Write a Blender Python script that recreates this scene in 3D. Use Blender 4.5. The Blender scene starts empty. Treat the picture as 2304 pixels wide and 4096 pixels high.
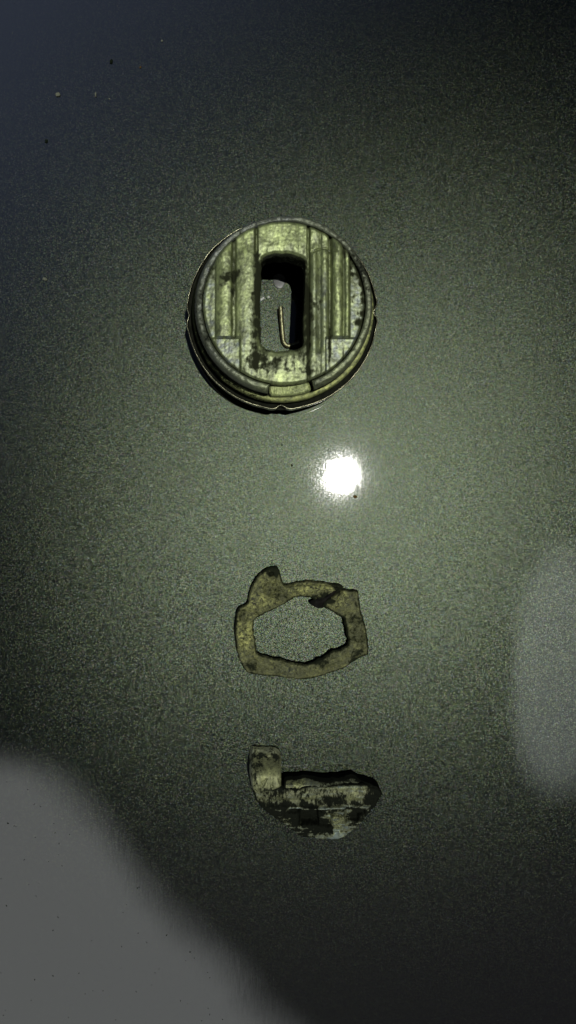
import bpy, bmesh, math, random
import numpy as np
from mathutils import Vector, noise as mnoise

random.seed(7); np.random.seed(7)
S = bpy.context.scene
C = S.collection
S.unit_settings.system = 'METRIC'
S.unit_settings.scale_length = 0.01          # one unit = one centimetre

# ------------------------------------------------------------------ camera
F = 3145.0            # focal length in photograph pixels
H = 12.3              # lens height above the panel, cm
NX, NY = 1000.0, 1995.0   # photograph pixel straight below the lens
cam_d = bpy.data.cameras.new("camera")
cam = bpy.data.objects.new("camera", cam_d); C.objects.link(cam)
cam.location = (0, 0, H)
cam.rotation_euler = (0, 0, 0)
cam_d.sensor_fit = 'HORIZONTAL'
cam_d.sensor_width = 36.0
cam_d.lens = 36.0 * F / 2304.0
cam_d.shift_x = (1152 - NX) / 2304.0
cam_d.shift_y = (NY - 2048) / 2304.0
cam_d.clip_start = 0.1
cam_d.clip_end = 5000
cam_d.dof.use_dof = True
cam_d.dof.focus_distance = H - 0.1
cam_d.dof.aperture_fstop = 0.30
S.camera = cam

# ------------------------------------------------------------------ sun and sky
SU, SV = 0.120, 0.0302                      # tan of the sun's offset from the zenith (right, up in the picture)
sun_d = bpy.data.lights.new("sun", 'SUN')
sun_d.energy = 5.0
sun_d.angle = math.radians(0.6)
sun_d.color = (1.0, 0.98, 0.93)
sun = bpy.data.objects.new("sun", sun_d); C.objects.link(sun)
sdir = Vector((SU, SV, 1.0)).normalized()
sun.rotation_euler = sdir.to_track_quat('Z', 'Y').to_euler()
sun.location = sdir * 80
elev = math.asin(sdir.z)

w = bpy.data.worlds.new("World"); S.world = w
w.use_nodes = True
nt = w.node_tree; nt.nodes.clear()
def wn(t, **k):
    n = nt.nodes.new(t)
    for a, b in k.items(): setattr(n, a, b)
    return n
def wmath(op, a, b=None, c=None, clamp=False):
    n = wn('ShaderNodeMath', operation=op); n.use_clamp = clamp
    for i, v in enumerate((a, b, c)):
        if v is None: continue
        if isinstance(v, (int, float)): n.inputs[i].default_value = v
        else: nt.links.new(v, n.inputs[i])
    return n.outputs[0]
def wss(v, lo, hi):
    n = wn('ShaderNodeMapRange', interpolation_type='SMOOTHSTEP')
    nt.links.new(v, n.inputs['Value'])
    n.inputs['From Min'].default_value = lo; n.inputs['From Max'].default_value = hi
    return n.outputs[0]
def wmix(f, a, b):
    n = wn('ShaderNodeMix', data_type='RGBA')
    if isinstance(f, float): n.inputs[0].default_value = f
    else: nt.links.new(f, n.inputs[0])
    for s, v in ((6, a), (7, b)):
        if isinstance(v, tuple): n.inputs[s].default_value = v
        else: nt.links.new(v, n.inputs[s])
    return n.outputs[2]
sky = wn('ShaderNodeTexSky', sky_type='NISHITA')
sky.sun_disc = False
sky.sun_elevation = elev
sky.sun_rotation = math.atan2(sdir.x, sdir.y)
sky.air_density = 0.35; sky.dust_density = 0.0; sky.ozone_density = 2.0
tc = wn('ShaderNodeTexCoord')
sep = wn('ShaderNodeSeparateXYZ'); nt.links.new(tc.outputs['Generated'], sep.inputs[0])
dz = wmath('MAXIMUM', sep.outputs[2], 0.04)
u = wmath('DIVIDE', sep.outputs[0], dz); v = wmath('ADD', wmath('DIVIDE', sep.outputs[1], dz), 0.0334)   # position on a flat cloud layer
comb = wn('ShaderNodeCombineXYZ'); nt.links.new(u, comb.inputs[0]); nt.links.new(v, comb.inputs[1])
nz = wn('ShaderNodeTexNoise'); nz.inputs['Scale'].default_value = 6.0; nz.inputs['Detail'].default_value = 5
nt.links.new(comb.outputs[0], nz.inputs['Vector'])
wob = wmath('MULTIPLY', wmath('SUBTRACT', nz.outputs['Fac'], 0.5), 0.07)
# cumulus bank (lower left of the picture)
d1 = wmath('ADD', wmath('MULTIPLY', wmath('ADD', u, 0.174), -0.75), wmath('MULTIPLY', wmath('ADD', v, 0.380), -0.66))
d1 = wmath('ADD', d1, wob)
d2 = wmath('ADD', wmath('MULTIPLY', wmath('ADD', v, 0.288), -1.0), wmath('MULTIPLY', wob, 0.3))
m1 = wmath('MULTIPLY', wss(d1, -0.018, 0.052), wss(d2, -0.018, 0.045))
# small cloud (right of the picture), crisp on one side, ragged on the others
e1 = wss(wmath('ADD', u, wmath('MULTIPLY', wob, 0.2)), 0.327, 0.343)
qa = wmath('DIVIDE', wmath('SUBTRACT', u, 0.398), wmath('ADD', 0.078, wmath('MULTIPLY', wmath('ADD', v, 0.2), -0.10))); qb = wmath('DIVIDE', wmath('ADD', v, 0.185), 0.165)
qq = wmath('ADD', wmath('SQRT', wmath('ADD', wmath('MULTIPLY', qa, qa), wmath('MULTIPLY', qb, qb))), wmath('MULTIPLY', wob, 4.0))
m2 = wmath('MULTIPLY', e1, wss(qq, 1.12, 0.70))
# thin bluish veil (upper left) and scattered thin cloud everywhere else
g = wmath('ADD', wmath('MULTIPLY', u, -0.72), wmath('MULTIPLY', v, 0.69))
g = wmath('ADD', g, wmath('MULTIPLY', wob, 0.6))
m3 = wss(g, 0.15, 0.80)
nz2 = wn('ShaderNodeTexNoise'); nz2.inputs['Scale'].default_value = 1.4; nz2.inputs['Detail'].default_value = 6
nt.links.new(comb.outputs[0], nz2.inputs['Vector'])
rad = wmath('SQRT', wmath('ADD', wmath('MULTIPLY', u, u), wmath('MULTIPLY', v, v)))
m4 = wmath('MULTIPLY', wss(nz2.outputs['Fac'], 0.50, 0.68), wss(rad, 0.8, 1.4))
hs = wn('ShaderNodeHueSaturation'); hs.inputs['Saturation'].default_value = 0.75; hs.inputs['Value'].default_value = 0.28
nt.links.new(sky.outputs[0], hs.inputs['Color'])
CL = 13.5
col = wmix(wmath('MULTIPLY', m3, 1.0), hs.outputs[0], (3.5, 4.3, 6.6, 1))
m5 = wss(v, -0.25, -0.55)  # veil added low in the sky to brighten the panel's lower part
col = wmix(wmath('MULTIPLY', m5, 0.07), col, (CL*1.08, CL*.98, CL*.99, 1))
col = wmix(wmath('MULTIPLY', m4, 0.6), col, (CL*.7, CL*.72, CL*.75, 1))
col = wmix(wmath('MULTIPLY', m2, 0.80), col, (CL*.92, CL, CL*.97, 1))
col = wmix(wmath('MULTIPLY', m1, 1.0), col, (CL*.97, CL, CL, 1))
bg = wn('ShaderNodeBackground'); bg.inputs['Strength'].default_value = 0.05
nt.links.new(col, bg.inputs['Color'])
wo = wn('ShaderNodeOutputWorld'); nt.links.new(bg.outputs[0], wo.inputs[0])

S.view_settings.view_transform = 'Standard'
S.view_settings.look = 'None'
S.view_settings.exposure = 0.0
S.view_settings.gamma = 1.0
S.render.engine = 'CYCLES'
S.cycles.caustics_reflective = False
S.cycles.caustics_refractive = False

# ------------------------------------------------------------------ helpers
def at(px, py, z=0.0):
    """photograph pixel -> place at height z"""
    return ((px - NX) / F * (H - z), (NY - py) / F * (H - z))

def tag(o, label=None, cat=None, group=None, kind=None):
    if label: o['label'] = label
    if cat: o['category'] = cat
    if group: o['group'] = group
    if kind: o['kind'] = kind
    return o

def empty(name, loc):
    o = bpy.data.objects.new(name, None); C.objects.link(o); o.location = loc
    o.empty_display_size = 0.3
    return o

def mesh_obj(name, verts, faces, mat, parent=None, smooth=True, attrs=None, origin=(0, 0, 0)):
    me = bpy.data.meshes.new(name)
    verts = np.asarray(verts, float)
    vs = verts - np.array(origin)
    me.from_pydata([tuple(p) for p in vs], [], [tuple(int(i) for i in f) for f in faces])
    me.update()
    if attrs:
        for k, a in attrs.items():
            at_ = me.attributes.new(k, 'FLOAT', 'POINT')
            at_.data.foreach_set('value', np.asarray(a, np.float32))
    if smooth:
        me.polygons.foreach_set('use_smooth', [True] * len(me.polygons))
    me.materials.append(mat)
    o = bpy.data.objects.new(name, me); C.objects.link(o)
    if parent is not None:
        o.parent = parent
    else:
        o.location = origin
    return o

def sd_poly(P, poly):
    """signed distance (negative inside) and nearest boundary point for points P (n,2)"""
    poly = np.asarray(poly, float)
    best = np.full(len(P), 1e9); near = np.zeros_like(P); inside = np.zeros(len(P), bool)
    n = len(poly)
    for i in range(n):
        a = poly[i]; b = poly[(i + 1) % n]; ab = b - a
        L2 = max(ab @ ab, 1e-12)
        t = np.clip(((P - a) @ ab) / L2, 0, 1)
        q = a + t[:, None] * ab
        d = np.hypot(*(P - q).T)
        k = d < best
        best[k] = d[k]; near[k] = q[k]
        c = (a[1] > P[:, 1]) != (b[1] > P[:, 1])
        with np.errstate(divide='ignore', invalid='ignore'):
            xi = (b[0] - a[0]) * (P[:, 1] - a[1]) / (b[1] - a[1]) + a[0]
        inside ^= c & (P[:, 0] < xi)
    return np.where(inside, -best, best), near

def sd_shape(P, outer, holes):
    d, q = sd_poly(P, outer)
    for h in holes:
        dh, qh = sd_poly(P, h)
        dh = -dh
        k = dh > d
        d = np.where(k, dh, d); q = np.where(k[:, None], qh, q)
    return d, q

def smooth_loop(pts, it=1, jitter=0.0, seed=0):
    p = np.asarray(pts, float)
    for _ in range(it):
        nx = np.roll(p, -1, 0)
        p = np.stack([0.75 * p + 0.25 * nx, 0.25 * p + 0.75 * nx], 1).reshape(-1, 2)
    if jitter:
        r = np.array([[mnoise.noise(Vector((x * 9, y * 9, seed))), mnoise.noise(Vector((x * 9, y * 9, seed + 7)))] for x, y in p])
        r2 = np.array([[mnoise.noise(Vector((x * 30, y * 30, seed))), mnoise.noise(Vector((x * 30, y * 30, seed + 7)))] for x, y in p])
        p = p + jitter * (r + 0.6 * r2)
    return p

def rough_loop(pts, n=3, jitter=0.0, seed=0):
    p = np.asarray(pts, float); out = []
    for i in range(len(p)):
        a, b = p[i], p[(i + 1) % len(p)]
        out.append(a)
        for k in range(1, n + 1): out.append(a + (b - a) * k / (n + 1))
    p = np.array(out)
    p = .7 * p + .15 * np.roll(p, 1, 0) + .15 * np.roll(p, -1, 0)
    r = np.array([[mnoise.noise(Vector((x * 14, y * 14, seed))), mnoise.noise(Vector((x * 14, y * 14, seed + 7)))] for x, y in p])
    r2 = np.array([[mnoise.noise(Vector((x * 40, y * 40, seed))), mnoise.noise(Vector((x * 40, y * 40, seed + 7)))] for x, y in p])
    return p + jitter * (r + .7 * r2)

def relief(name, outer, holes, step, zfun, zbot, mat, parent=None, origin=(0, 0, 0), afun=None, side=1.25):
    """dense solid with sculpted top, side walls and an underside"""
    outer = np.asarray(outer, float)
    x0, y0 = outer.min(0) - step; x1, y1 = outer.max(0) + step
    xs = np.arange(x0, x1 + step, step); ys = np.arange(y0, y1 + step, step)
    nx, ny = len(xs), len(ys)
    X, Y = np.meshgrid(xs, ys)
    P = np.stack([X.ravel(), Y.ravel()], 1)
    d, q = sd_shape(P, outer, holes)
    idx = np.arange(nx * ny).reshape(ny, nx)
    A = np.stack([idx[:-1, :-1], idx[:-1, 1:], idx[1:, 1:], idx[1:, :-1]], -1).reshape(-1, 4)
    cen = P[A].mean(1)
    dc, _ = sd_shape(cen, outer, holes)
    keep = A[dc < 0]
    snap = np.zeros(len(P), bool)
    # boundary vertices of the kept cells go onto the outline
    from collections import Counter
    ec = Counter()
    for f in keep:
        for k in range(4):
            a, b = int(f[k]), int(f[(k + 1) % 4]); ec[(min(a, b), max(a, b))] += 1
    for (a, b), c in ec.items():
        if c == 1: snap[a] = True; snap[b] = True
    P[snap] = q[snap]; d[snap] = 0
    used = np.unique(keep)
    remap = -np.ones(len(P), int); remap[used] = np.arange(len(used))
    Pu = P[used]; du = d[used]
    z = zfun(Pu, -du)
    top = np.column_stack([Pu, z])
    F_ = [list(remap[f]) for f in keep]
    n = len(top)
    zb = zbot(Pu) if callable(zbot) else np.full(n, zbot)
    bnd = []
    for f in F_:
        for k in range(4):
            a, b = f[k], f[(k + 1) % 4]
            A_, B_ = used[a], used[b]
            if ec[(min(A_, B_), max(A_, B_))] == 1: bnd.append((a, b))
    bset = sorted({a for e in bnd for a in e}); bm_ = {a: n + i for i, a in enumerate(bset)}
    nb = len(bset)
    mid = {a: n + nb + i for i, a in enumerate(bset)}
    vb = [(top[a][0], top[a][1], zb[a]) for a in bset]
    vm = [(top[a][0], top[a][1], zb[a] * .5 + z[a] * .5) for a in bset]
    for a, b in bnd:
        F_.append([b, a, mid[a], mid[b]]); F_.append([mid[b], mid[a], bm_[a], bm_[b]])
    allv = list(map(tuple, top)) + vb + vm
    # underside
    base = len(allv)
    under = {}
    for f in keep:
        g_ = []
        for k in reversed(f):
            r = remap[k]
            if r in bm_: g_.append(bm_[r])
            else:
                if r not in under:
                    under[r] = len(allv); allv.append((Pu[r][0], Pu[r][1], zb[r]))
                g_.append(under[r])
        F_.append(g_)
    at_ = None
    if afun:
        tot = np.array([p[:2] for p in allv]); dd, _ = sd_shape(tot, outer, holes)
        at_ = afun(tot, -dd)
        gg = np.array(at_['grime_shade'], float); gg[n:] = np.maximum(gg[n:], side); at_['grime_shade'] = gg     # dirt-blackened side walls
    o = mesh_obj(name, allv, F_, mat, parent, True, at_, origin)
    sh = {(min(a, b), max(a, b)) for a, b in bnd} | {(min(bm_[a], bm_[b]), max(bm_[a], bm_[b])) for a, b in bnd}
    for e in o.data.edges:
        k = (min(e.vertices), max(e.vertices))
        if k in sh: e.use_edge_sharp = True
    return o

def fbm(P, s, seed=0.0, o=3):
    return np.array([mnoise.fractal(Vector((x * s, y * s, seed)), 1.0, 2.1, o) for x, y in P])

def ss(x, a, b):
    t = np.clip((x - a) / (b - a), 0, 1)
    return t * t * (3 - 2 * t)

_wc = {}
def warp(P):
    key = (len(P), float(P[:, 0].sum()), float(P[:, 1].sum()))
    if key not in _wc:
        _wc[key] = (fbm(P, 6, 31.0, 4), fbm(P, 6, 47.0, 4), fbm(P, 13, 77.0, 4))
    return _wc[key]
def blob(P, c, rx, ry, soft=0.5):
    soft = max(soft, .95)
    wx, wy, wn = warp(P)
    d = np.hypot((P[:, 0] - c[0]) / rx + .9 * wx, (P[:, 1] - c[1]) / ry + .9 * wy) + .9 * wn
    return 1 - ss(d, 1 - soft, 1 + soft)

def lathe(name, prof, seg, mat, parent, origin, rmod=None, zmod=None, attrs=None, closed=False):
    """prof: list of (r, z); closed ring profile joins last to first"""
    V = []; Fc = []
    m = len(prof)
    for i in range(seg):
        a = 2 * math.pi * i / seg
        for j, (r, z) in enumerate(prof):
            rr = r + (rmod(a, j, r, z) if rmod else 0); zz = z + (zmod(a, j, r, z) if zmod else 0)
            V.append((rr * math.cos(a), rr * math.sin(a), zz))
    for i in range(seg):
        k = (i + 1) % seg
        for j in range(m if closed else m - 1):
            l = (j + 1) % m
            Fc.append((i * m + j, k * m + j, k * m + l, i * m + l))
    return mesh_obj(name, V, Fc, mat, parent, True, attrs)

# ------------------------------------------------------------------ materials
def new_mat(name):
    m = bpy.data.materials.new(name); m.use_nodes = True
    t = m.node_tree; t.nodes.clear()
    out = t.nodes.new('ShaderNodeOutputMaterial')
    b = t.nodes.new('ShaderNodeBsdfPrincipled'); t.links.new(b.outputs[0], out.inputs[0])
    return m, t, b

def NZ(t, vec, scale, detail=4, rough=0.6, dist=0.0):
    n = t.nodes.new('ShaderNodeTexNoise'); n.inputs['Scale'].default_value = scale
    n.inputs['Detail'].default_value = detail; n.inputs['Roughness'].default_value = rough
    n.inputs['Distortion'].default_value = dist
    t.links.new(vec, n.inputs['Vector']); return n
def MR(t, v, a, b, c=0.0, d=1.0, mode='SMOOTHSTEP'):
    n = t.nodes.new('ShaderNodeMapRange'); n.interpolation_type = mode
    t.links.new(v, n.inputs[0]); n.inputs[1].default_value = a; n.inputs[2].default_value = b
    n.inputs[3].default_value = c; n.inputs[4].default_value = d; return n.outputs[0]
def MX(t, f, a, b, mode='MIX'):
    n = t.nodes.new('ShaderNodeMix'); n.data_type = 'RGBA'; n.blend_type = mode
    if isinstance(f, (int, float)): n.inputs[0].default_value = f
    else: t.links.new(f, n.inputs[0])
    for s, v_ in ((6, a), (7, b)):
        if isinstance(v_, tuple): n.inputs[s].default_value = (*v_, 1) if len(v_) == 3 else v_
        else: t.links.new(v_, n.inputs[s])
    return n.outputs[2]
def MA(t, op, a, b=0.0, clamp=False):
    n = t.nodes.new('ShaderNodeMath'); n.operation = op; n.use_clamp = clamp
    for i, x in enumerate((a, b)):
        if isinstance(x, (int, float)): n.inputs[i].default_value = x
        else: t.links.new(x, n.inputs[i])
    return n.outputs[0]

def paint_mat():
    m, t, b = new_mat("dark_metallic_paint")
    tcn = t.nodes.new('ShaderNodeTexCoord'); ob = tcn.outputs['Object']
    vo = t.nodes.new('ShaderNodeTexVoronoi'); vo.inputs['Scale'].default_value = 165
    t.links.new(ob, vo.inputs['Vector'])
    vo2 = t.nodes.new('ShaderNodeTexVoronoi'); vo2.inputs['Scale'].default_value = 52
    t.links.new(ob, vo2.inputs['Vector'])
    # tilted flakes
    sub = t.nodes.new('ShaderNodeVectorMath'); sub.operation = 'SUBTRACT'
    t.links.new(vo.outputs['Color'], sub.inputs[0]); sub.inputs[1].default_value = (.5, .5, .5)
    mul = t.nodes.new('ShaderNodeVectorMath'); mul.operation = 'MULTIPLY'
    t.links.new(sub.outputs[0], mul.inputs[0]); mul.inputs[1].default_value = (.24, .24, .0)
    flop = t.nodes.new('ShaderNodeVectorMath'); flop.operation = 'ADD'; flop.inputs[1].default_value = (0, -.009, 0)   # flakes settled slightly off level
    t.links.new(mul.outputs[0], flop.inputs[0])
    geo = t.nodes.new('ShaderNodeNewGeometry')
    add = t.nodes.new('ShaderNodeVectorMath'); add.operation = 'ADD'
    t.links.new(geo.outputs['Normal'], add.inputs[0]); t.links.new(flop.outputs[0], add.inputs[1])
    nrm = t.nodes.new('ShaderNodeVectorMath'); nrm.operation = 'NORMALIZE'
    t.links.new(add.outputs[0], nrm.inputs[0]); pass
    # faint orange peel and fine swirl scratches in the clear coat
    cm = t.nodes.new('ShaderNodeVectorMath'); cm.operation = 'MULTIPLY'
    t.links.new(sub.outputs[0], cm.inputs[0]); cm.inputs[1].default_value = (.006, .006, 0)
    sn = t.nodes.new('ShaderNodeMapping'); t.links.new(ob, sn.inputs[0]); sn.inputs['Scale'].default_value = (60, 3.0, 1); sn.inputs['Rotation'].default_value = (0, 0, .06)
    snn = NZ(t, sn.outputs[0], 1.0, 3, .7)
    ssx = t.nodes.new('ShaderNodeCombineXYZ'); t.links.new(MR(t, snn.outputs[0], .3, .7, -.0045, .0045, 'LINEAR'), ssx.inputs[0])
    ca = t.nodes.new('ShaderNodeVectorMath'); ca.operation = 'ADD'; t.links.new(cm.outputs[0], ca.inputs[0]); t.links.new(ssx.outputs[0], ca.inputs[1])
    cb = t.nodes.new('ShaderNodeVectorMath'); cb.operation = 'ADD'; t.links.new(ca.outputs[0], cb.inputs[0]); t.links.new(geo.outputs['Normal'], cb.inputs[1])
    cn = t.nodes.new('ShaderNodeVectorMath'); cn.operation = 'NORMALIZE'; t.links.new(cb.outputs[0], cn.inputs[0])

    sc = t.nodes.new('ShaderNodeSeparateColor'); t.links.new(vo.outputs['Color'], sc.inputs[0])
    sc2 = t.nodes.new('ShaderNodeSeparateColor'); t.links.new(vo2.outputs['Color'], sc2.inputs[0])
    ramp = t.nodes.new('ShaderNodeValToRGB'); cr = ramp.color_ramp
    cr.elements[0].position = 0; cr.elements[0].color = (.018, .030, .0145, 1)
    cr.elements[1].position = 1; cr.elements[1].color = (.038, .027, .030, 1)
    for p, c_ in ((.30, (.034, .038, .014)), (.52, (.018, .036, .023)), (.70, (.025, .028, .040)), (.88, (.032, .033, .021))):
        e = cr.elements.new(p); e.color = (*c_, 1)
    t.links.new(sc.outputs[2], ramp.inputs[0])
    br = MR(t, sc.outputs[1], 0, 1, 0.22, 0.52, 'LINEAR')
    br2 = MR(t, sc2.outputs[1], .92, 1, 1.0, 1.6, 'LINEAR')
    k = MA(t, 'MULTIPLY', br, br2)
    col = MX(t, 1.0, ramp.outputs[0], (1, 1, 1), 'MULTIPLY')
    vm = t.nodes.new('ShaderNodeVectorMath'); vm.operation = 'SCALE'
    t.links.new(col, vm.inputs[0]); t.links.new(k, vm.inputs['Scale'])
    base = t.nodes.new('ShaderNodeBsdfAnisotropic'); base.distribution = 'BECKMANN'
    t.links.new(vm.outputs[0], base.inputs['Color']); base.inputs['Roughness'].default_value = 0.325
    t.links.new(nrm.outputs[0], base.inputs['Normal'])
    coat = t.nodes.new('ShaderNodeBsdfAnisotropic'); coat.distribution = 'GGX'
    coat.inputs['Color'].default_value = (1, 1, 1, 1)
    t.links.new(cn.outputs[0], coat.inputs['Normal'])
    fr = t.nodes.new('ShaderNodeFresnel'); fr.inputs['IOR'].default_value = 2.1
    mx = t.nodes.new('ShaderNodeMixShader'); t.links.new(fr.outputs[0], mx.inputs[0])
    t.links.new(base.outputs[0], mx.inputs[1]); t.links.new(coat.outputs[0], mx.inputs[2])
    out = [n_ for n_ in t.nodes if n_.type == 'OUTPUT_MATERIAL'][0]
    t.nodes.remove(b); t.links.new(mx.outputs[0], out.inputs[0])
    n = NZ(t, ob, 1.3, 3)
    cr0 = MR(t, n.outputs[0], .3, .7, .010, .015)
    t.links.new(MA(t, 'ADD', cr0, MR(t, sc.outputs[0], .55, 1, 0, .024, 'LINEAR')), coat.inputs['Roughness'])
    return m

def metal_mat(name, light, dark, grime_shade, tone, gr=(.45, .6), scale=1.0, streak=0.0, rough=0.55, bump=0.25, metallic=0.35, useattr=True, spec=.3, fine=.45, amp=(.25, 1.75)):
    """old die-cast metal: light / dark mottling, grime patches; attributes 'grime' and 'tone' steer both"""
    light, dark, grime_shade, tone = [tuple(x * .74 for x in c) for c in (light, dark, grime_shade, tone)]
    m, t, b = new_mat(name)
    tcn = t.nodes.new('ShaderNodeTexCoord'); ob = tcn.outputs['Object']
    mp = t.nodes.new('ShaderNodeMapping'); t.links.new(ob, mp.inputs[0])
    mp.inputs['Scale'].default_value = (1, 1 - streak, 1)
    vec = mp.outputs[0]
    n1 = NZ(t, vec, 9 * scale, 6, .68, .3)
    n2 = NZ(t, vec, 17 * scale, 5, .72)
    n3 = NZ(t, vec, 3.2 * scale, 5, .62, .5)
    c1 = MX(t, MR(t, n1.outputs[0], .38, .62), dark, light)
    c1 = MX(t, MR(t, n2.outputs[0], .50, .72, 0, .55), c1, tuple(min(1, x * 1.5) for x in light))
    n5 = NZ(t, vec, 30 * scale, 3, .65)
    c1 = MX(t, 1.0, c1, MX(t, MR(t, n3.outputs[0], .35, .65), (.62, .62, .62), (1.22, 1.22, 1.15)), 'MULTIPLY')
    c1 = MX(t, fine, c1, MX(t, MR(t, n5.outputs[0], .36, .64), (amp[0], amp[0] * 1.04, amp[0] * .9), (amp[1], amp[1], amp[1] * .9)), 'MULTIPLY')
    if useattr:
        a1 = t.nodes.new('ShaderNodeAttribute'); a1.attribute_name = 'grime_shade'
        a2 = t.nodes.new('ShaderNodeAttribute'); a2.attribute_name = 'tone'
        c1 = MX(t, a2.outputs['Fac'], c1, MX(t, MR(t, n1.outputs[0], .4, .62), tuple(x * .45 for x in tone), tone))
        gsum = MA(t, 'ADD', MA(t, 'MULTIPLY', n3.outputs[0], .5), MA(t, 'MULTIPLY', n2.outputs[0], .5))
        gsum = MA(t, 'ADD', gsum, MA(t, 'MULTIPLY', a1.outputs['Fac'], .40)); gsum = MA(t, 'ADD', gsum, MA(t, 'MULTIPLY', MA(t, 'SUBTRACT', n5.outputs[0], .5), .5))
    else:
        gsum = MA(t, 'ADD', MA(t, 'MULTIPLY', n3.outputs[0], .5), MA(t, 'MULTIPLY', n2.outputs[0], .5))
    gm = MR(t, gsum, gr[0] + .04, gr[1] + .02)
    mid = tuple(.28 * x + .35 * y for x, y in zip(light, dark))
    c1 = MX(t, MR(t, gsum, gr[0] - .14, gr[1] - .10, 0, .75), c1, mid)
    c2 = MX(t, gm, c1, grime_shade)
    t.links.new(c2, b.inputs['Base Color'])
    t.links.new(MR(t, gm, 0, 1, metallic, 0.0), b.inputs['Metallic'])
    t.links.new(MR(t, gm, 0, 1, spec, .0), b.inputs['Specular IOR Level'])
    t.links.new(MR(t, gm, 0, 1, rough, min(1, rough + .25)), b.inputs['Roughness'])
    bp = t.nodes.new('ShaderNodeBump'); bp.inputs['Strength'].default_value = bump; bp.inputs['Distance'].default_value = 0.03
    t.links.new(MR(t, gm, 0, 1, bump, .05), bp.inputs['Strength'])
    hsum = MA(t, 'ADD', n2.outputs[0], n1.outputs[0])
    t.links.new(hsum, bp.inputs['Height']); t.links.new(bp.outputs[0], b.inputs['Normal'])
    return m

def plain_mat(name, c, rough=.6, metallic=0.0, c2=None, scale=12):
    m, t, b = new_mat(name)
    tcn = t.nodes.new('ShaderNodeTexCoord')
    n = NZ(t, tcn.outputs['Object'], scale, 4)
    t.links.new(MX(t, MR(t, n.outputs[0], .35, .65), c, c2 or tuple(x * .5 for x in c)), b.inputs['Base Color'])
    b.inputs['Roughness'].default_value = rough; b.inputs['Metallic'].default_value = metallic
    b.inputs['Specular IOR Level'].default_value = .02
    return m

M_paint = paint_mat()
M_face = metal_mat('zinc_face', (.150, .184, .074), (.072, .088, .036), (.013, .015, .008), (.080, .098, .088), (.55, .88), 1.0, .55, rough=.40, metallic=.42, bump=.10)
M_collar = metal_mat('zinc_collar', (.150, .175, .095), (.060, .072, .040), (.008, .009, .007), (.085, .096, .088), (.58, .84), 1.0, rough=.42, metallic=.45)
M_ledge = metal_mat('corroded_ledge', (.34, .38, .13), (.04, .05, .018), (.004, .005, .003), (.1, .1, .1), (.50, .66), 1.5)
M_dark = plain_mat('near_black_metal', (.008, .009, .006), .8, .0)
M_rim = metal_mat('steel_rim', (.28, .28, .19), (.09, .09, .06), (.010, .010, .008), (.1, .1, .1), (.50, .66), 1.2, rough=.24, bump=.08, metallic=1.0, useattr=False)
M_tab = metal_mat('bright_tab_metal', (.26, .30, .13), (.12, .15, .05), (.03, .035, .015), (.1, .1, .1), (.60, .74), 1.4, rough=.5, useattr=False)
M_washer = metal_mat('washer_patina', (.225, .235, .085), (.045, .052, .024), (.010, .012, .007), (.050, .062, .040), (.45, .72), .85, fine=1.0, bump=.9, amp=(.08, 2.3))
M_frag = metal_mat('fragment_metal', (.22, .24, .11), (.048, .054, .030), (.006, .007, .005), (.15, .19, .17), (.46, .66), 1.2, .55, rough=.5, bump=.5, fine=.8)
M_fragtab = metal_mat('fragment_tab_metal', (.26, .28, .13), (.09, .10, .05), (.010, .012, .008), (.26, .30, .24), (.50, .66), 1.3, .6, fine=.7)
M_wire = metal_mat('wire_metal', (.26, .26, .15), (.09, .09, .05), (.02, .02, .01), (.1, .1, .1), (.58, .72), 2.0, rough=.35, metallic=.8, useattr=False)
M_grime = plain_mat('black_grime', (.006, .006, .005), .75)

# ------------------------------------------------------------------ the panel everything lies on
R = 300
mesh = mesh_obj('painted_panel', [(-R, -R, 0), (R, -R, 0), (R, R, 0), (-R, R, 0)], [(0, 1, 2, 3)], M_paint, smooth=False)
tag(mesh, 'dark grey green metallic painted panel the small metal pieces lie on', 'painted panel', kind='structure')

# ------------------------------------------------------------------ lock cylinder end cap
HT, HF, HL = 1.25, 0.60, 0.80       # face, crimped rim and ledge heights
CX, CY = 0.478, 2.755
cap = empty('lock_cylinder_cap', (CX, CY, 0))
tag(cap, 'large round greenish metal lock cap with an oblong through slot and a crimped rim', 'lock cylinder cap')
def zc(x, y, h=HT):          # zoomed-crop coordinate -> local position on the cap
    X, Y = at(680 + x * .6073, 820 + y * .6073, h); return (X - CX, Y - CY)
RD, RC = 1.142, 1.272
circ = [(RD * math.cos(a), RD * math.sin(a)) for a in np.linspace(0, 2 * math.pi, 260, endpoint=False)]
slot_z = [(600, 420), (601, 375), (612, 340), (655, 318), (720, 312), (780, 315), (850, 330), (890, 352), (898, 400), (893, 480), (888, 600),
          (882, 720), (880, 800), (884, 880), (880, 930), (840, 948), (780, 958), (730, 964), (680, 958), (630, 946), (602, 915), (600, 860), (598, 760), (596, 640), (597, 520)]
slot = rough_loop([zc(*p) for p in slot_z], 3, .014, 3)

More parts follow.
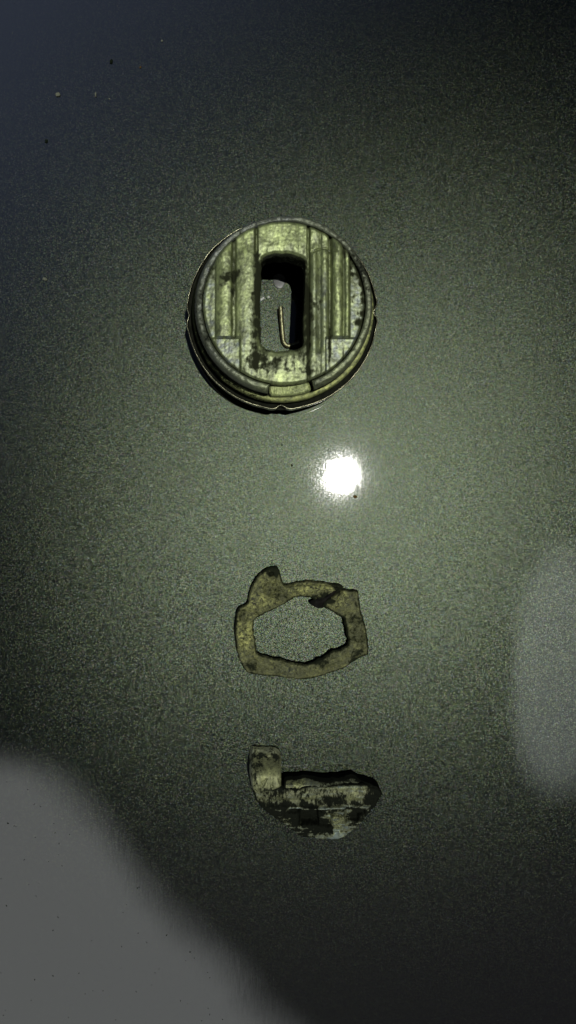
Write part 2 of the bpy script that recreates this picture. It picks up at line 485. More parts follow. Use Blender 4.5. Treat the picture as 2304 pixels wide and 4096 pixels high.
def X_(x): return zc(x, 640)[0]
def Y_(y): return zc(745, y)[1]
def face_z(P, d):
    x, y = P[:, 0], P[:, 1]
    wv = .004 * fbm(P, 3, 5.0)
    x = x + wv
    h = np.zeros(len(P))
    e = .006
    below = ss(y, Y_(868) - .004, Y_(868) + .004)        # ribs stop at this line
    # strip heights
    def strip(a, b, v): return v * ss(x, X_(a) - e, X_(a) + e) * (1 - ss(x, X_(b) - e, X_(b) + e))
    h += strip(100, 300, -.07) + strip(300, 412, .0) + strip(408, 434, -.09) + strip(432, 562, .005) + strip(560, 578, -.06) * ss(y, Y_(330), Y_(300))
    h += strip(578, 640, -.012) * (1 - ss(y, Y_(330), Y_(250)))
    h += strip(836, 842, -.008) * ss(y, Y_(300), Y_(280)) + strip(904, 921, -.09)
    h += strip(920, 1050, -.022) + strip(1048, 1066, -.09)
    cx = (x - X_(1103)) / (X_(1144) - X_(1103)); h += np.where(np.abs(cx) < 1, .055 * np.sqrt(np.clip(1 - cx * cx, 0, 1)) - .01, 0)
    cx = (x - X_(1166)) / (X_(1186) - X_(1166)); h += np.where(np.abs(cx) < 1, .040 * np.sqrt(np.clip(1 - cx * cx, 0, 1)) - .01, 0)
    for c_, w_, a_ in ((356, 52, .022), (497, 62, .018), (950, 24, .018), (1018, 28, .020)):
        cx = (x - X_(c_)) / (X_(c_ + w_) - X_(c_)); h += np.where(np.abs(cx) < 1, a_ * (1 - cx * cx), 0) * (1 - ss(y, Y_(330), Y_(250)) * .6)
    h += strip(1186, 1400, -.06)
    h += strip(985, 995, -.010)
    # pockets below the ribs
    pl = (1 - below) * ss(x, X_(250), X_(260)) * (1 - ss(x, X_(462) - e, X_(462) + e))
    pr = (1 - below) * ss(x, X_(1028) - e, X_(1028) + e)
    h = h * (1 - pl) + pl * (-.11); h = h * (1 - pr) + pr * (-.11)
    lo = (1 - ss(y, Y_(985), Y_(940))) * (1 - pl) * (1 - pr)
    h = h * (1 - .65 * lo)
    # the worn lip round the slot
    sdist, _ = sd_poly(P, slot)
    h += -.022 * (1 - ss(sdist, 0.0, .035)) ** 1.5 - .010 * (1 - ss(sdist, .02, .10))
    # crack with a chipped step right of the slot top
    yc = Y_(296) + .03 * np.sin(x * 14) ; ck = ss(x, X_(925), X_(935)) * (1 - ss(x, X_(1090), X_(1110)))
    h += -.03 * np.exp(-((y - yc) / .012) ** 2) * ck - .012 * ck * ss(y, yc, yc + .01) * (1 - ss(y, yc + .1, yc + .3))
    # edge rounding, more on the right where it is worn away
    r = np.hypot(P[:, 0], P[:, 1]); ang = np.arctan2(P[:, 1], P[:, 0])
    wr = .022 + .0 * ang
    h += -wr * np.clip(1 - (RD - r) / (wr * 1.5), 0, 1) ** 2
    h += .0065 * fbm(P * np.array([1, .5]), 6, 2.0, 3) + .002 * fbm(P, 24, 3.0, 2)
    h += .0015 * fbm(P, 50, 9.0, 2)
    return HT + h
def face_a(P, d):
    x, y = P[:, 0], P[:, 1]
    g = np.zeros(len(P)); tn = np.zeros(len(P))
    sdist, _ = sd_poly(P, slot)
    topl = ss(y, Y_(400), Y_(330)); g += .40 * (1 - ss(np.abs(sdist), 0.0, .05)) * (1 - .8 * topl)
    top = ss(y, Y_(330), Y_(230))
    g += .30 * (1 - ss(np.abs(sdist), .05, .22)) * (1 - top)
    for c, rx, ry, s in (((385, 480), 60, 42, .62), ((430, 470), 40, 30, .35), ((360, 470), 40, 30, .35), ((590, 450), 30, 90, .8), ((600, 1040), 110, 60, .62), ((700, 1060), 90, 45, .5),
                         ((860, 1000), 80, 70, .35), ((950, 760), 60, 110, .45), ((470, 590), 60, 90, .15), ((1290, 480), 70, 120, .9), ((1220, 300), 90, 90, .55),
                         ((1280, 760), 40, 120, .8), ((1150, 210), 80, 50, .5), ((250, 420), 35, 80, .5), ((530, 700), 60, 200, .22), ((520, 960), 60, 120, .35),
                         ((580, 600), 24, 250, .55), ((905, 700), 20, 280, .5), ((930, 1100), 60, 40, .7), ((330, 330), 40, 60, .3), ((350, 580), 50, 60, .3), ((975, 645), 30, 40, .5)):
        cc = zc(*c); k = .6073 * (H - HT) / F
        g += s * blob(P, cc, rx * k, ry * k, .6)
    def band(a, b): return ss(x, X_(a), X_(a + 8)) * (1 - ss(x, X_(b - 8), X_(b)))
    bs = lambda c, w: np.exp(-((x + .004 * fbm(P, 8, 66.0) - X_(c)) / (w * .6073 * (H - HT) / F)) ** 2)
    patch = .55 + 1.1 * fbm(P * np.array([1, .35]), 3, 88.0, 4)
    g += patch * (.75 * bs(420, 16) + .65 * bs(568, 14) + 1.0 * bs(912, 11) + .75 * bs(1056, 14) + .6 * bs(1146, 9) + .4 * bs(300, 8) + .4 * bs(1188, 9))
    g -= .28 * bs(1100, 22) + .22 * bs(1165, 10) + .25 * bs(360, 40) + .22 * bs(500, 45) + .12 * bs(700, 90)  # paler rib crests: polish, plus their highlight painted into the colour
    g += .2 * ss(y, Y_(880), Y_(868)) * (1 - ss(y, Y_(862), Y_(850))) * (band(296, 470) + band(1020, 1200))
    g += .12 * band(982, 996)
    below = 1 - ss(y, Y_(868), Y_(860))
    k1 = np.clip(band(180, 298) * .8 + band(1188, 1290) * 1.0 + below * (band(300, 462) + band(1028, 1300)), 0, 1)
    tn += k1
    tn += .45 * band(930, 1040) * (1 - ss(y, Y_(600), Y_(350))) + .35 * ss(y, Y_(900), Y_(1000)) * 0
    tn += .5 * band(470, 560) * (1 - ss(y, Y_(700), Y_(600)))
    r = np.hypot(x, y)
    g += .2 * ss(r, RD - .05, RD)
    return {'grime_shade': np.clip(g, -1, 1.3), 'tone': np.clip(tn * (.55 + 1.1 * warp(P)[2]), 0, 1)}
relief('face_plate', circ, [slot], .0115, face_z, .78, M_face, cap, afun=face_a, side=1.0)

# tiny bright burrs raised on the slot lip and on the crack
def burr(x, y, L, ang):
    X, Y = zc(x, y, HT); b0 = len(V); ca, sa = math.cos(ang), math.sin(ang); w_ = L * .3
    for a, c, z in ((-L, 0, -.02), (0, -w_, -.02), (L, 0, -.02), (0, w_, -.02), (0, 0, .012)):
        V.append((X + a * ca - c * sa, Y + a * sa + c * ca, HT + z))
    Fc.extend([(b0, b0 + 1, b0 + 4), (b0 + 1, b0 + 2, b0 + 4), (b0 + 2, b0 + 3, b0 + 4), (b0 + 3, b0, b0 + 4)])
V = []; Fc = []
for x, y, L, a in ((630, 258, .014, .3), (668, 266, .018, .5), (645, 272, .010, 0), (822, 193, .014, .2), (945, 296, .020, .2), (955, 290, .012, 2.0), (1048, 300, .014, -.3), (1088, 322, .018, -.2), (860, 258, .010, 0), (365, 888, .010, 0), (378, 884, .012, .4), (405, 950, .010, 1), (1070, 920, .010, 1), (1082, 968, .014, .4), (1108, 935, .012, 0), (228, 602, .010, .2)):
    burr(x, y, L, a)
mb_, mt_, mbb = new_mat('bright_bare_metal'); mbb.inputs['Base Color'].default_value = (.75, .80, .70, 1); mbb.inputs['Roughness'].default_value = .35; mbb.inputs['Metallic'].default_value = .6
tag(mesh_obj('metal_burrs', V, Fc, mb_, cap, smooth=False), 'tiny bright burrs of bare metal', kind='stuff')

# collar round the face, open at the bottom for the stop tab
def arc_poly(r0, r1, a0, a1, n):
    A = np.linspace(a0, a1, n)
    return [(r1 * math.cos(a), r1 * math.sin(a)) for a in A] + [(r0 * math.cos(a), r0 * math.sin(a)) for a in A[::-1]]
pL = zc(648, 1215); pR = zc(948, 1180)
aR = math.atan2(pR[1], pR[0]); aL = math.atan2(pL[1], pL[0]) + 2 * math.pi if math.atan2(pL[1], pL[0]) < aR else math.atan2(pL[1], pL[0])
aL = math.atan2(pL[1], pL[0]) 
ring = arc_poly(RD + .016, RC, aR, aL + 2 * math.pi, 240)
def collar_z(P, d):
    r = np.hypot(P[:, 0], P[:, 1]); ang = np.arctan2(P[:, 1], P[:, 0])
    low = .10 * np.clip(np.cos(ang - math.radians(155)), 0, 1) ** 1.5     # worn lower on the left
    h = -.022 - low
    t_ = np.clip((r - RD) / (RC - RD), 0, 1)
    h += -.10 * np.clip((t_ - .6) / .4, 0, 1) ** 2 * (1 + .6 * np.clip(np.cos(ang - .8), 0, 1))
    h += -.02 * (1 - ss(d, 0, .02)) + .012 * fbm(P, 7, 4.0, 4) + .005 * fbm(P, 26, 6.0, 2)
    return HT + h
def collar_a(P, d):
    ang = np.arctan2(P[:, 1], P[:, 0])
    tn = np.clip(np.cos(ang - math.radians(165)), 0, 1) ** .7 + .6 * np.clip(np.cos(ang - math.radians(80)), 0, 1)
    g = .25 + .35 * np.clip(np.cos(ang - math.radians(190)), 0, 1) ** 6 + .35 * np.clip(np.cos(ang - math.radians(25)), 0, 1) ** 3 - .25 * np.clip(np.cos(ang - math.radians(305)), 0, 1) ** 2
    g += .5 * (1 - ss(np.hypot(*(P - np.array(zc(960, 1150))).T), .03, .12))  # dark spot paints in the shadow beside the collar's gap
    return {'grime_shade': g, 'tone': np.clip(tn, 0, 1)}
relief('outer_collar', ring, [], .011, collar_z, .82, M_collar, cap, afun=collar_a)

# dark core between collar and ledge, with a hollow inside
def wob_r(a, j, r, z): return .006 * mnoise.noise(Vector((math.cos(a) * 3, math.sin(a) * 3, z * 4)))
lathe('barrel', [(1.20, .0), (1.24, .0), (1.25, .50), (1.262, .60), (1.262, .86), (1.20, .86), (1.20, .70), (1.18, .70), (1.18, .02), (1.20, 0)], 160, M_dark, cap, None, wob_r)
_lp = 9
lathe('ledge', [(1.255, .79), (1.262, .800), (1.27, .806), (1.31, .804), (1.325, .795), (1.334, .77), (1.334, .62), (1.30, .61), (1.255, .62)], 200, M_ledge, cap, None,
      lambda a, j, r, z: .010 * mnoise.noise(Vector((math.cos(a) * 5, math.sin(a) * 5, 2))), lambda a, j, r, z: .008 * mnoise.noise(Vector((math.cos(a) * 12, math.sin(a) * 12, r * 20))), attrs={'grime_shade': [.75 * max(0, math.cos(2 * math.pi * i / 200 - math.radians(178))) ** .6 - .1 for i in range(200) for j in range(_lp)], 'tone': [0] * (200 * _lp)}, closed=True)  # angular term paints the collar's shade onto the ledge's left side
# thin crimped rim with four pinched notches
notch = [math.radians(x) for x in (-90.5, 1.0, 181, 93)]
def rim_r(a, j, r, z):
    s = 0
    for i, n_ in enumerate(notch):
        d_ = (a - n_ + math.pi) % (2 * math.pi) - math.pi
        s += (-.055 if i != 2 else -.03) * math.exp(-(d_ / .045) ** 2) + (.010 * math.exp(-((abs(d_) - .11) / .05) ** 2))
    return s * ss(np.array(r), 1.33, 1.395).item() + .005 * mnoise.noise(Vector((math.cos(a) * 4, math.sin(a) * 4, 1)))
lathe('crimped_rim', [(1.400, .50), (1.400, .575), (1.403, .592), (1.409, .600), (1.417, .600), (1.423, .590), (1.425, .575), (1.424, .46), (1.400, .455)], 360, M_rim, cap, None, rim_r,
      lambda a, j, r, z: (.006 * mnoise.noise(Vector((math.cos(a) * 6, math.sin(a) * 6, 3)))))
lathe('rim_channel', [(1.25, .47), (1.30, .50), (1.385, .50), (1.4005, .53), (1.4005, .46), (1.25, .45)], 240, M_dark, cap, None, rim_r, closed=True)  # floor coloured near-black, painting in the shade of the gap
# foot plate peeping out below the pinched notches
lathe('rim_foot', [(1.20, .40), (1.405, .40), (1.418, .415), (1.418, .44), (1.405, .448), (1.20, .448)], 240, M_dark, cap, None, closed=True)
# bright stop tab in the collar's gap
tl = [zc(655, 1178), zc(700, 1186), zc(780, 1186), zc(850, 1172), zc(908, 1156), zc(925, 1196), zc(930, 1222), zc(880, 1240), zc(800, 1252), zc(720, 1256), zc(654, 1252)]
k_ = (H - 1.02) / (H - HT)
def tabz(P, d): return 1.00 + .012 * fbm(P * np.array([1, .3]), 22, 1.0, 3) - .02 * (1 - ss(d, 0, .02))
def lift(p, h):   # same picture place at another height
    X, Y = p[0] + CX, p[1] + CY; s = (H - h) / (H - HT); return (X * s - CX, Y * s - CY)
relief('stop_tab', smooth_loop([lift(p, 1.0) for p in tl], 1), [], .011, tabz, .80, M_tab, cap)

# ------------------------------------------------------------------ bent wire seen through the slot
def tube(name, pts, rad, mat, parent=None, sides=14, attrs=None, origin=(0, 0, 0)):
    # smooth path
    P = np.array(pts, float)
    for _ in range(3):
        Q = [P[0]]
        for i in range(len(P) - 1): Q += [P[i] * .75 + P[i + 1] * .25, P[i] * .25 + P[i + 1] * .75]
        Q.append(P[-1]); P = np.array(Q)
    V = []; Fc = []
    for i, p in enumerate(P):
        t_ = P[min(i + 1, len(P) - 1)] - P[max(i - 1, 0)]; t_ /= np.linalg.norm(t_)
        up = np.array([0, 0, 1.0]); s_ = np.cross(t_, up); s_ /= np.linalg.norm(s_); u_ = np.cross(s_, t_)
        rr = rad * (1 + .10 * mnoise.noise(Vector(p * 12)))
        for k in range(sides):
            a = 2 * math.pi * k / sides; V.append(p + rr * (math.cos(a) * s_ + math.sin(a) * u_))
    for i in range(len(P) - 1):
        for k in range(sides):
            l = (k + 1) % sides; Fc.append((i * sides + k, i * sides + l, (i + 1) * sides + l, (i + 1) * sides + k))
    Fc.append(tuple(range(sides))[::-1]); Fc.append(tuple((len(P) - 1) * sides + k for k in range(sides)))
    return mesh_obj(name, V, Fc, mat, parent, True, attrs, origin)
def zg(x, y, h=.08):  # slot close-up coordinate
    X, Y = at(1000 + x * .2070, 950 + y * .2070, h); return (X, Y, h)
wp = [zg(592, 1330, .16), zg(600, 1480, .14), zg(612, 1680, .11), zg(632, 1880, .08), zg(640, 1990, .06), zg(668, 2050, .05), zg(715, 2095, .05), zg(760, 2095, .05), zg(860, 2080, .06), zg(960, 2030, .07)]
o0 = wp[4]
wire = tube('bent_wire', wp, .036, M_wire, origin=o0)
tag(wire, 'thin hooked brass coloured wire lying inside the slot of the round cap', 'wire')
# clear droplet on the panel, seen through the slot
dm, dt, db = new_mat('clear_gel'); db.inputs['Base Color'].default_value = (.35, .38, .34, 1); db.inputs['Transmission Weight'].default_value = .92
db.inputs['Roughness'].default_value = .35; db.inputs['IOR'].default_value = 1.25; db.inputs['Specular IOR Level'].default_value = .2
dc = zg(565, 840, 0)
V = [(0, 0, .006)]; Fc = []
for j, (r, z) in enumerate([(.03, .0058), (.06, .0052), (.085, .0040), (.098, .002), (.102, 0.0004)]):
    for i in range(40):
        a = 2 * math.pi * i / 40; r2 = r * (1 + .04 * math.sin(3 * a) + .02 * math.sin(5 * a + 1))
        V.append((r2 * math.cos(a), r2 * math.sin(a) * 1.15, z))
for i in range(40):
    Fc.append((0, 1 + i, 1 + (i + 1) % 40))
    for j in range(4): Fc.append((1 + j * 40 + i, 1 + (j + 1) * 40 + i, 1 + (j + 1) * 40 + (i + 1) % 40, 1 + j * 40 + (i + 1) % 40))
Fc.append(tuple(161 + i for i in range(40))[::-1])
dr = mesh_obj('gel_droplet', V, Fc, dm); dr.location = (dc[0], dc[1], .0015)
tag(dr, 'small round clear droplet on the panel inside the cap slot above the wire', 'droplet')

# ------------------------------------------------------------------ broken washer
TW = .21
def wz(x, y, h=TW):
    return at(900 + x * .4279, 2220 + y * .4279, h)
w_out = [(440, 108), (490, 105), (512, 150), (530, 220), (552, 285), (620, 268), (700, 252), (800, 243), (900, 252), (1000, 270), (1060, 272), (1106, 292), (1112, 320), (1180, 328), (1247, 335), (1258, 420), (1275, 530),
         (1300, 610), (1325, 700), (1340, 800), (1346, 870), (1338, 940), (1290, 945), (1200, 1010), (1100, 1065), (1000, 1105), (900, 1140), (800, 1160), (700, 1166), (600, 1158), (500, 1145), (400, 1135),
         (300, 1125), (208, 1108), (165, 1050), (130, 970), (107, 890), (96, 790), (92, 700), (98, 600), (112, 530), (134, 490), (180, 470), (212, 440), (226, 370), (250, 290), (288, 215), (345, 160), (400, 122)]
w_in = [(640, 405), (720, 396), (790, 400), (830, 415), (838, 440), (860, 470), (900, 490), (950, 500), (1010, 528), (1050, 560), (1110, 592), (1118, 650), (1138, 740), (1162, 800), (1148, 842), (1080, 880), (990, 905), (950, 948), (870, 975), (830, 1003),
        (750, 1025), (680, 1020), (600, 1002), (520, 975), (430, 960), (330, 937), (302, 918), (290, 860), (275, 760), (265, 680), (270, 608), (330, 572), (420, 530), (520, 480), (580, 445)]
wo_ = rough_loop([wz(*p) for p in w_out], 2, .009, 11); wi_ = rough_loop([wz(*p) for p in w_in], 3, .015, 21)
kz = .4279 * (H - TW) / F
def wash_z(P, d):
    h = -.045 * (1 - ss(d, 0, .035)) ** 2
    h += .034 * fbm(P, 6, 1.0, 4) + .020 * fbm(P, 18, 5.0, 3)
    h += .006 * fbm(P, 45, 8.0, 2)
    # step along the top bar and stamped ring on the tab
    a = wz(560, 300); b = wz(1080, 320)
    c = wz(800, 290); yy = P[:, 1] - (c[1] + .00 - .22 * (P[:, 0] - c[0]) ** 2)
    on = ss(P[:, 0], wz(540, 0)[0], wz(580, 0)[0]) * (1 - ss(P[:, 0], wz(1060, 0)[0], wz(1100, 0)[0]))
    h -= .06 * ss(yy, 0.0, .022) * on
    rc = wz(430, 318); rr = np.hypot((P[:, 0] - rc[0]) / 1.25, P[:, 1] - rc[1])
    h -= .022 * np.exp(-((rr - 50 * kz) / (10 * kz)) ** 2)
    # crack
    p0 = np.array(wz(1080, 330)); p1 = np.array(wz(850, 470)); dd, _ = sd_poly(P, [p0, p1, p1 + .0001])
    h -= .05 * (1 - ss(np.abs(dd) + .02 * fbm(P, 10, 3.0), 0.01, .05))
    # small hole in the tab
    hc = wz(435, 178); h -= .06 * (1 - ss(np.hypot(P[:, 0] - hc[0], P[:, 1] - hc[1]), 14 * kz, 26 * kz))
    # ridge along the inner lower edge
    return TW + h
def wash_a(P, d):
    g = .08 + .45 * (1 - ss(d, 0, .045)); tn = np.zeros(len(P))
    for c, rx, ry, s in (((435, 175), 45, 35, .9), ((470, 130), 50, 30, .5), ((430, 310), 60, 40, .30), ((480, 390), 80, 26, .35), ((900, 440), 90, 45, .9), ((990, 370), 70, 34, .9), ((1060, 310), 50, 28, .8),
                         ((1240, 650), 80, 150, .18), ((1250, 960), 60, 50, .4), ((900, 1010), 80, 30, .5), ((230, 1040), 60, 60, .4), ((1300, 820), 40, 100, .15), ((150, 520), 60, 60, .4),
                         ((300, 230), 40, 60, .2), ((200, 740), 80, 200, -.30), ((800, 320), 200, 40, -.30), ((330, 430), 120, 60, -.28), ((380, 220), 80, 60, -.2), ((1100, 400), 70, 50, -.25)):
        cc = wz(*c); g = g + s * blob(P, cc, rx * kz, ry * kz, .6)
    for c, rx, ry, s in (((1230, 600), 120, 250, .8), ((600, 1060), 400, 90, .65), ((1150, 950), 200, 100, .6), ((290, 330), 40, 100, .5), ((200, 980), 80, 120, .5)):
        cc = wz(*c); tn = tn + s * blob(P, cc, rx * kz, ry * kz, .6)
    return {'grime_shade': g, 'tone': np.clip(tn, 0, 1)}
wc = at(1200, 2500, 0)
washer = empty('broken_washer', (wc[0], wc[1], 0))
tag(washer, 'broken oblong washer ring with a pointed tab at its upper left and olive patina', 'washer')
pl = relief('ring_plate', wo_ - np.array(wc), [wi_ - np.array(wc)], .010, lambda P, d: wash_z(P + np.array(wc), d), .012, M_washer, washer, afun=lambda P, d: wash_a(P + np.array(wc), d))
# black clump on the crack
def clump(name, pts, z0, hgt, mat, parent, org, seed=0, step=.012):
    P_ = smooth_loop(pts, 1, .012, seed) - np.array(org)
    return relief(name, P_, [], step, lambda P, d: z0 + hgt * np.sqrt(np.clip(d / .06, 0, 1)) * (1 + .5 * fbm(P, 12, seed, 3)), z0 - .02, mat, parent)
clump('grime_clump', [wz(*p, h=TW) for p in [(800, 425), (835, 420), (870, 385), (905, 370), (935, 395), (985, 345), (1010, 325), (1055, 335), (1020, 365), (985, 400), (950, 445), (925, 490), (880, 508), (830, 480), (800, 455)]],
      TW - .02, .045, M_grime, washer, wc, 5)

# ------------------------------------------------------------------ L-shaped fragment
HB = .46
kf = .4417 * (H - HB) / F
def hmap(y): return HB - .30 * ss(np.asarray(y, float), 655, 980) ** 1.3
def fz(x, y): return at(940 + x * .4417, 2940 + y * .4417, float(hmap(y)))
fc = at(940 + 700 * .4417, 2940 + 650 * .4417, 0)
fo = np.array(fc)
frag = empty('broken_metal_fragment', (fc[0], fc[1], 0))
tag(frag, 'blackened L-shaped metal fragment with an upright pale tab, nearest the bottom of the picture', 'metal fragment')
body = [(150, 440), (200, 430), (300, 440), (425, 472), (440, 480), (560, 488), (680, 470), (800, 463), (900, 468), (1000, 455), (1080, 448), (1150, 450), (1230, 465), (1290, 480), (1330, 515), (1340, 548), (1320, 600), (1275, 660), (1222, 720), (1190, 780),
        (1140, 838), (1050, 905), (970, 945), (900, 968), (800, 965), (700, 958), (600, 945), (540, 900), (470, 850), (400, 785), (330, 740), (265, 690), (205, 630), (178, 570), (160, 510)]
def L2(P, hf=None):
    hf = hf or hmap
    """cm on the fragment -> crop coordinates"""
    h = np.full(len(P), HB)
    for _ in range(6):
        k = .4417 * (H - h) / F
        x = (P[:, 0] + fo[0]) / k + (NX - 940) / .4417; y = (NY - 2940) / .4417 - (P[:, 1] + fo[1]) / k
        h = .5 * h + .5 * hf(y)
    return x, y
def body_z(P, d):
    x, y = L2(P)
    n = fbm(P, 7, 2.5, 4); n2 = fbm(P * np.array([1.6, .8]), 20, 6.5, 3)
    y2 = y + 10 * n
    h = np.zeros(len(P))
    lower = ss(y2, 655, 980)
    h -= .30 * lower ** 1.3
    h -= .05 * ss(y2, 662, 690) * ss(x, 420, 470)
    h += .008 * np.exp(-((y2 - (478 - .02 * (x - 600))) / 9) ** 2) * ss(x, 400, 450)
    h += .045 * np.exp(-((y2 - (676 - .035 * (x - 500))) / 9) ** 2) * ss(x, 430, 480) * (1 - ss(x, 1200, 1240))
    h += -.03 * ss(y2, 560, 600) * (1 - ss(y2, 640, 660))
    # hollows
    def pit(cx, cy, rx, ry, dep, s=.25):
        q = np.maximum(np.abs((x + 14 * n2 - cx) / rx), np.abs((y + 14 * n2 - cy) / ry)); return -dep * (1 - ss(q, 1 - s, 1 + s))
    h += pit(680, 762, 92, 64, .22) + pit(830, 790, 50, 60, .10) + pit(1060, 730, 60, 70, .12) + pit(1150, 700, 30, 40, .10) + pit(540, 690, 60, 30, .06)
    # bright raised facets
    h += -pit(945, 775, 70, 40, .07, .1) - pit(930, 915, 85, 36, .05, .1) - pit(800, 905, 40, 24, .03)
    h += .020 * n + .014 * n2
    h -= .06 * (1 - ss(d, 0, .04)) ** 2
    return np.maximum(HB + h, .05)
def body_a(P, d):
    x, y = L2(P); g = np.full(len(P), .40); tn = np.zeros(len(P))
    def B(cx, cy, rx, ry, s=.6): 
        wx, wy, wn = warp(P); s = .9; q = np.hypot((x - cx) / rx + .8 * wx, (y - cy) / ry + .8 * wy) + .8 * wn; return 1 - ss(q, 1 - s, 1 + s)
    g += .25 * ss(x, 1180, 1260) + 1.2 * B(680, 765, 120, 90) + .5 * B(1080, 720, 120, 90) + .45 * B(330, 690, 160, 60) + .6 * B(820, 860, 60, 60) + .4 * B(560, 720, 160, 40) + .35 * B(500, 900, 160, 70) + .5 * B(1250, 620, 70, 90) + .35 * B(900, 590, 80, 40)
    g -= .30 * B(500, 560, 150, 60) + .32 * B(960, 520, 250, 50) + 1.3 * B(945, 775, 85, 50) + 1.5 * B(935, 915, 100, 46) + .25 * B(560, 800, 80, 50) + .35 * B(1100, 560, 90, 50)
    r1 = np.exp(-((y - (478 - .02 * (x - 600))) / 12) ** 2) * ss(x, 420, 450); r2 = np.exp(-((y - (676 - .035 * (x - 500))) / 12) ** 2) * ss(x, 440, 480)
    g -= .8 * r1 + .9 * r2; tn += .4 * r1 + .9 * r2 + 1.0 * B(935, 915, 85, 40) + .5 * B(640, 860, 100, 20) + .5 * B(800, 900, 60, 30) + .5 * B(1090, 850, 60, 30)  # r1 and r2 paint pale highlights along the ridges
    g -= .35 * B(640, 860, 90, 18)
    st = ss(fbm(P * np.array([.35, 2.2]), 9, 91.0, 3), .16, .36); tn = tn + .8 * st; g -= .38 * st * ss(y, 640, 680)
    g += (.35 * (1 - ss(d, 0, .045)) + 1.2 * (1 - ss(d, 0, .022))) * (y < 700)
    return {'grime_shade': g, 'tone': np.clip(tn, 0, 1)}
relief('body', rough_loop([fz(*p) for p in body], 2, .016, 31) - fo, [], .011, body_z, .02, M_frag, frag, afun=body_a)
tabp = [(146, 114), (180, 112), (215, 120), (250, 118), (285, 124), (330, 116), (365, 122), (398, 140), (416, 175), (420, 240), (418, 320), (418, 400), (420, 470), (380, 500), (300, 540), (240, 570), (185, 560), (160, 500), (140, 430), (130, 350), (128, 260), (133, 180)]
HTb = .50
def htab(y): return .13 + (HTb - .13) * ss(np.asarray(y, float), 105, 400)
def fzt(x, y): return at(940 + x * .4417, 2940 + y * .4417, float(htab(y)))
def tab_z(P, d):
    x, y = L2(P, htab)
    h = -.05 * (1 - ss(d, 0, .035)) ** 2 - .10 * ss(x, 190, 120) ** 2
    h += .010 * fbm(P * np.array([2, .6]), 10, 3.5, 4) - .03 * ss(fbm(P, 11, 12.0, 2), .25, .45) - .05 * ss(y, 470, 570)
    return htab(y) + h
def tab_a(P, d):
    x, y = L2(P, htab); g = np.full(len(P), .10); tn = ss(x, 175, 140) * .8
    def B(cx, cy, rx, ry, s=.6):
        wx, wy, wn = warp(P); s = .9; q = np.hypot((x - cx) / rx + .8 * wx, (y - cy) / ry + .8 * wy) + .8 * wn; return 1 - ss(q, 1 - s, 1 + s)
    tn = tn + .8 * B(300, 140, 100, 28) + .6 * B(160, 150, 40, 60)
    g += .5 * B(365, 220, 50, 40) + .35 * B(190, 270, 70, 40) + .4 * B(170, 360, 30, 60) + .3 * B(240, 200, 60, 20) + .4 * B(290, 520, 90, 30) - .25 * B(290, 340, 100, 80)
    return {'grime_shade': g, 'tone': np.clip(tn, 0, 1)}
relief('upright_tab', rough_loop([fzt(*p) for p in tabp], 2, .007, 41) - fo, [], .010, tab_z, lambda P: np.where(L2(P, htab)[1] < 440, np.maximum(htab(L2(P, htab)[1]) - .14, .01), .10), M_fragtab, frag, afun=tab_a)
# thin rear layer showing above the body
HR = .42
def hrear(y): return .20 + (HR - .20) * ss(np.asarray(y, float), 350, 470)
def fzr(x, y): return at(940 + x * .4417, 2940 + y * .4417, float(hrear(y)))
rear = [(440, 385), (500, 378), (580, 372), (640, 362), (740, 374), (830, 385), (900, 372), (980, 365), (1050, 350), (1092, 362), (1150, 420), (1235, 446), (1295, 476), (1300, 520), (1000, 520), (700, 530), (440, 530)]
def rear_z(P, d):
    x, y = L2(P, hrear)
    return hrear(y) + .02 * fbm(P, 8, 7.5, 4) - .03 * (1 - ss(d, 0, .03)) + .05 * ss(x, 860, 900) * (1 - ss(x, 1100, 1160)) * ss(y, 440, 400)
def rear_a(P, d):
    x, y = L2(P, hrear); g = np.full(len(P), .0) + 2.2 * (1 - ss(d, 0, .035)) - .35 * (ss(x, 450, 480) - ss(x, 650, 700)) * ss(y, 380, 410) + .3 * ss(x, 760, 860) * (1 - ss(x, 1130, 1150)) - .25 * ss(x, 1140, 1180)
    return {'grime_shade': g, 'tone': .5 * ss(x, 600, 700)}
relief('rear_layer', rough_loop([fzr(*p) for p in rear], 2, .014, 51) - fo, [], .012, rear_z, .08, M_frag, frag, afun=rear_a)

# ------------------------------------------------------------------ grit and dust
def pebble(name, px, py, r, mat, sx=1.0, sy=1.0, hz=.5, seed=0, rot=0.0):
    x, y = at(px, py, 0)
    bm = bmesh.new(); bmesh.ops.create_icosphere(bm, subdivisions=3, radius=1)
    for vv in bm.verts:
        k = 1 + .45 * mnoise.noise(vv.co * 1.4 + Vector((seed, 0, 0))) + .2 * mnoise.noise(vv.co * 4 + Vector((seed, 3, 0)))
        vv.co = Vector((vv.co.x * k * r * sx, vv.co.y * k * r * sy, max(vv.co.z, -.6) * k * r * hz))
    zmin = min(vv.co.z for vv in bm.verts)
    for vv in bm.verts: vv.co.z -= zmin
    me = bpy.data.meshes.new(name); bm.to_mesh(me); bm.free(); me.materials.append(mat)
    for p_ in me.polygons: p_.use_smooth = True
    o = bpy.data.objects.new(name, me); C.objects.link(o); o.location = (x, y, 0.0004); o.rotation_euler.z = rot
    return o
M_black = plain_mat('black_grit', (.004, .006, .003), .9)
M_brown = plain_mat('brown_grit', (.05, .028, .006), .8)
M_pale = plain_mat('pale_lint', (.07, .075, .055), .9)
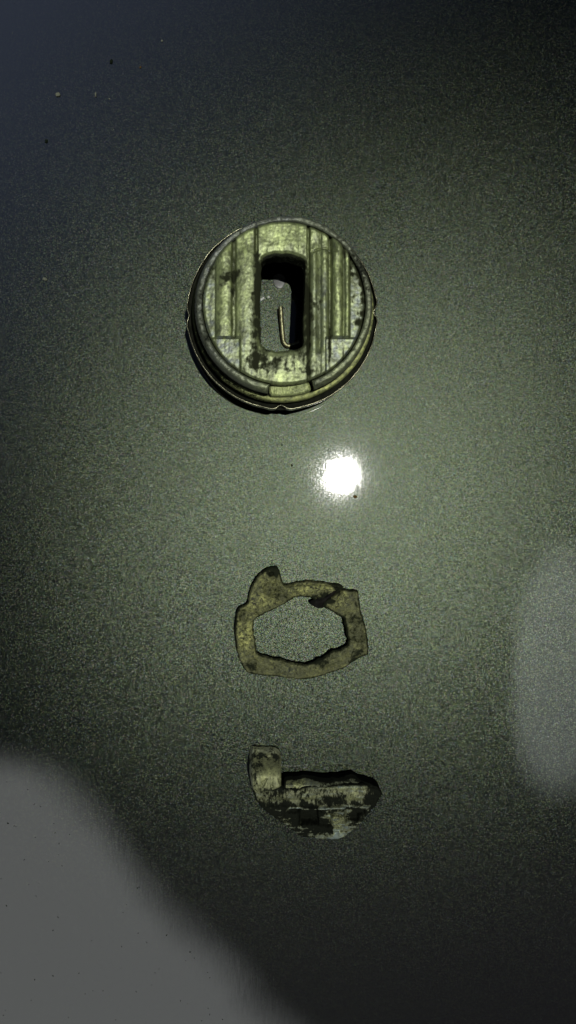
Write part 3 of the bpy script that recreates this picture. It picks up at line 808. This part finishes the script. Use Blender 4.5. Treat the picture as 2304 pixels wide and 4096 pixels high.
spk = [(446, 248, .030, M_black, 1, 1.3, 'black speck of grit in the bluish upper left of the panel', 'black specks of grit'),
       (186, 566, .028, M_black, 1, 1.3, 'oval black speck of grit at the left edge, above the pale crumb', 'black specks of grit'),
       (1167, 1861, .019, M_black, 1, 1.2, 'black speck of grit left of the white sun reflection', 'black specks of grit'),
       (1364, 1983, .013, M_black, 1, 1, 'tiny black speck of grit under the white sun reflection', 'black specks of grit'),
       (1421, 1987, .027, M_brown, 1.2, .95, 'brown crumb of grit under the white sun reflection', None),
       (232, 380, .036, M_pale, 1.1, 1, 'pale fluffy crumb in the bluish upper left corner area', None),
       (180, 1117, .034, M_pale, 1.2, .8, 'pale crumb on the left of the panel beside the round cap', None),
       (383, 380, .026, M_pale, .5, 1.8, 'thin pale lint flake near the top left', None),
       (438, 396, .014, M_pale, 1.2, .8, 'tiny pale crumb right of the thin lint flake', None),
       (648, 164, .015, M_pale, 1, 1.2, 'tiny pale crumb near the top edge of the panel', None),
       (562, 270, .014, M_brown, 1, 1.3, 'tiny brown crumb right of the black speck near the top', None),
       (32, 3293, .013, M_black, 1.3, .9, 'black speck of grit at the left edge of the pale grey reflection', 'black specks of grit'),
       (760, 3808, .012, M_black, 1.2, .8, 'black speck of grit in the pale grey reflection near the bottom', 'black specks of grit'),
       (632, 2830, .018, M_black, 1, 1, 'black speck of grit left of the broken fragment', 'black specks of grit'),
       (1128, 1780, .013, M_black, 1, 1, 'tiny black speck of grit between cap and sun reflection', 'black specks of grit')]
for i, (px, py, r, m_, sx, sy, lab, gp) in enumerate(spk):
    nm = 'grit_speck' if m_ is not M_pale else 'lint_crumb'
    tag(pebble(nm, px, py, r * (.8 if m_ is M_black else .9), m_, sx, sy, .5, i * 3.1, random.uniform(-.5, .5)), lab, 'grit' if m_ is not M_pale else 'lint', gp)
# fine dust nobody could count
V = []; Fc = []
def fleck(px, py, r, L, ang):
    x, y = at(px, py); b0 = len(V); ca, sa = math.cos(ang), math.sin(ang)
    for (a, c, z) in ((-L, 0, 0), (0, -r, 0), (L, 0, 0), (0, r, 0), (0, 0, r * .8)):
        V.append((x + a * ca - c * sa, y + a * sa + c * ca, .0005 + z))
    Fc.extend([(b0, b0 + 1, b0 + 4), (b0 + 1, b0 + 2, b0 + 4), (b0 + 2, b0 + 3, b0 + 4), (b0 + 3, b0, b0 + 4)])
for _ in range(70):
    px, py = random.uniform(0, 950), random.uniform(3100, 4090)
    if px > (py - 2900) * .9: continue
    fleck(px, py, random.uniform(.004, .009), random.uniform(.006, .022), random.uniform(0, 3.14))
for _ in range(60):
    fleck(random.uniform(0, 2304), random.uniform(0, 4096), random.uniform(.003, .006), random.uniform(.004, .010), random.uniform(0, 3.14))
o = mesh_obj('dust', V, Fc, M_black, smooth=False)
tag(o, 'fine dark dust flecks scattered over the painted panel', 'dust', kind='stuff')
V = []; Fc = []
for _ in range(90):
    fleck(random.uniform(0, 2304), random.uniform(0, 4096), random.uniform(.003, .005), random.uniform(.004, .014), random.uniform(0, 3.14))
o = mesh_obj('pale_dust', V, Fc, M_pale, smooth=False)
tag(o, 'fine pale dust scattered over the painted panel', 'dust', kind='stuff')
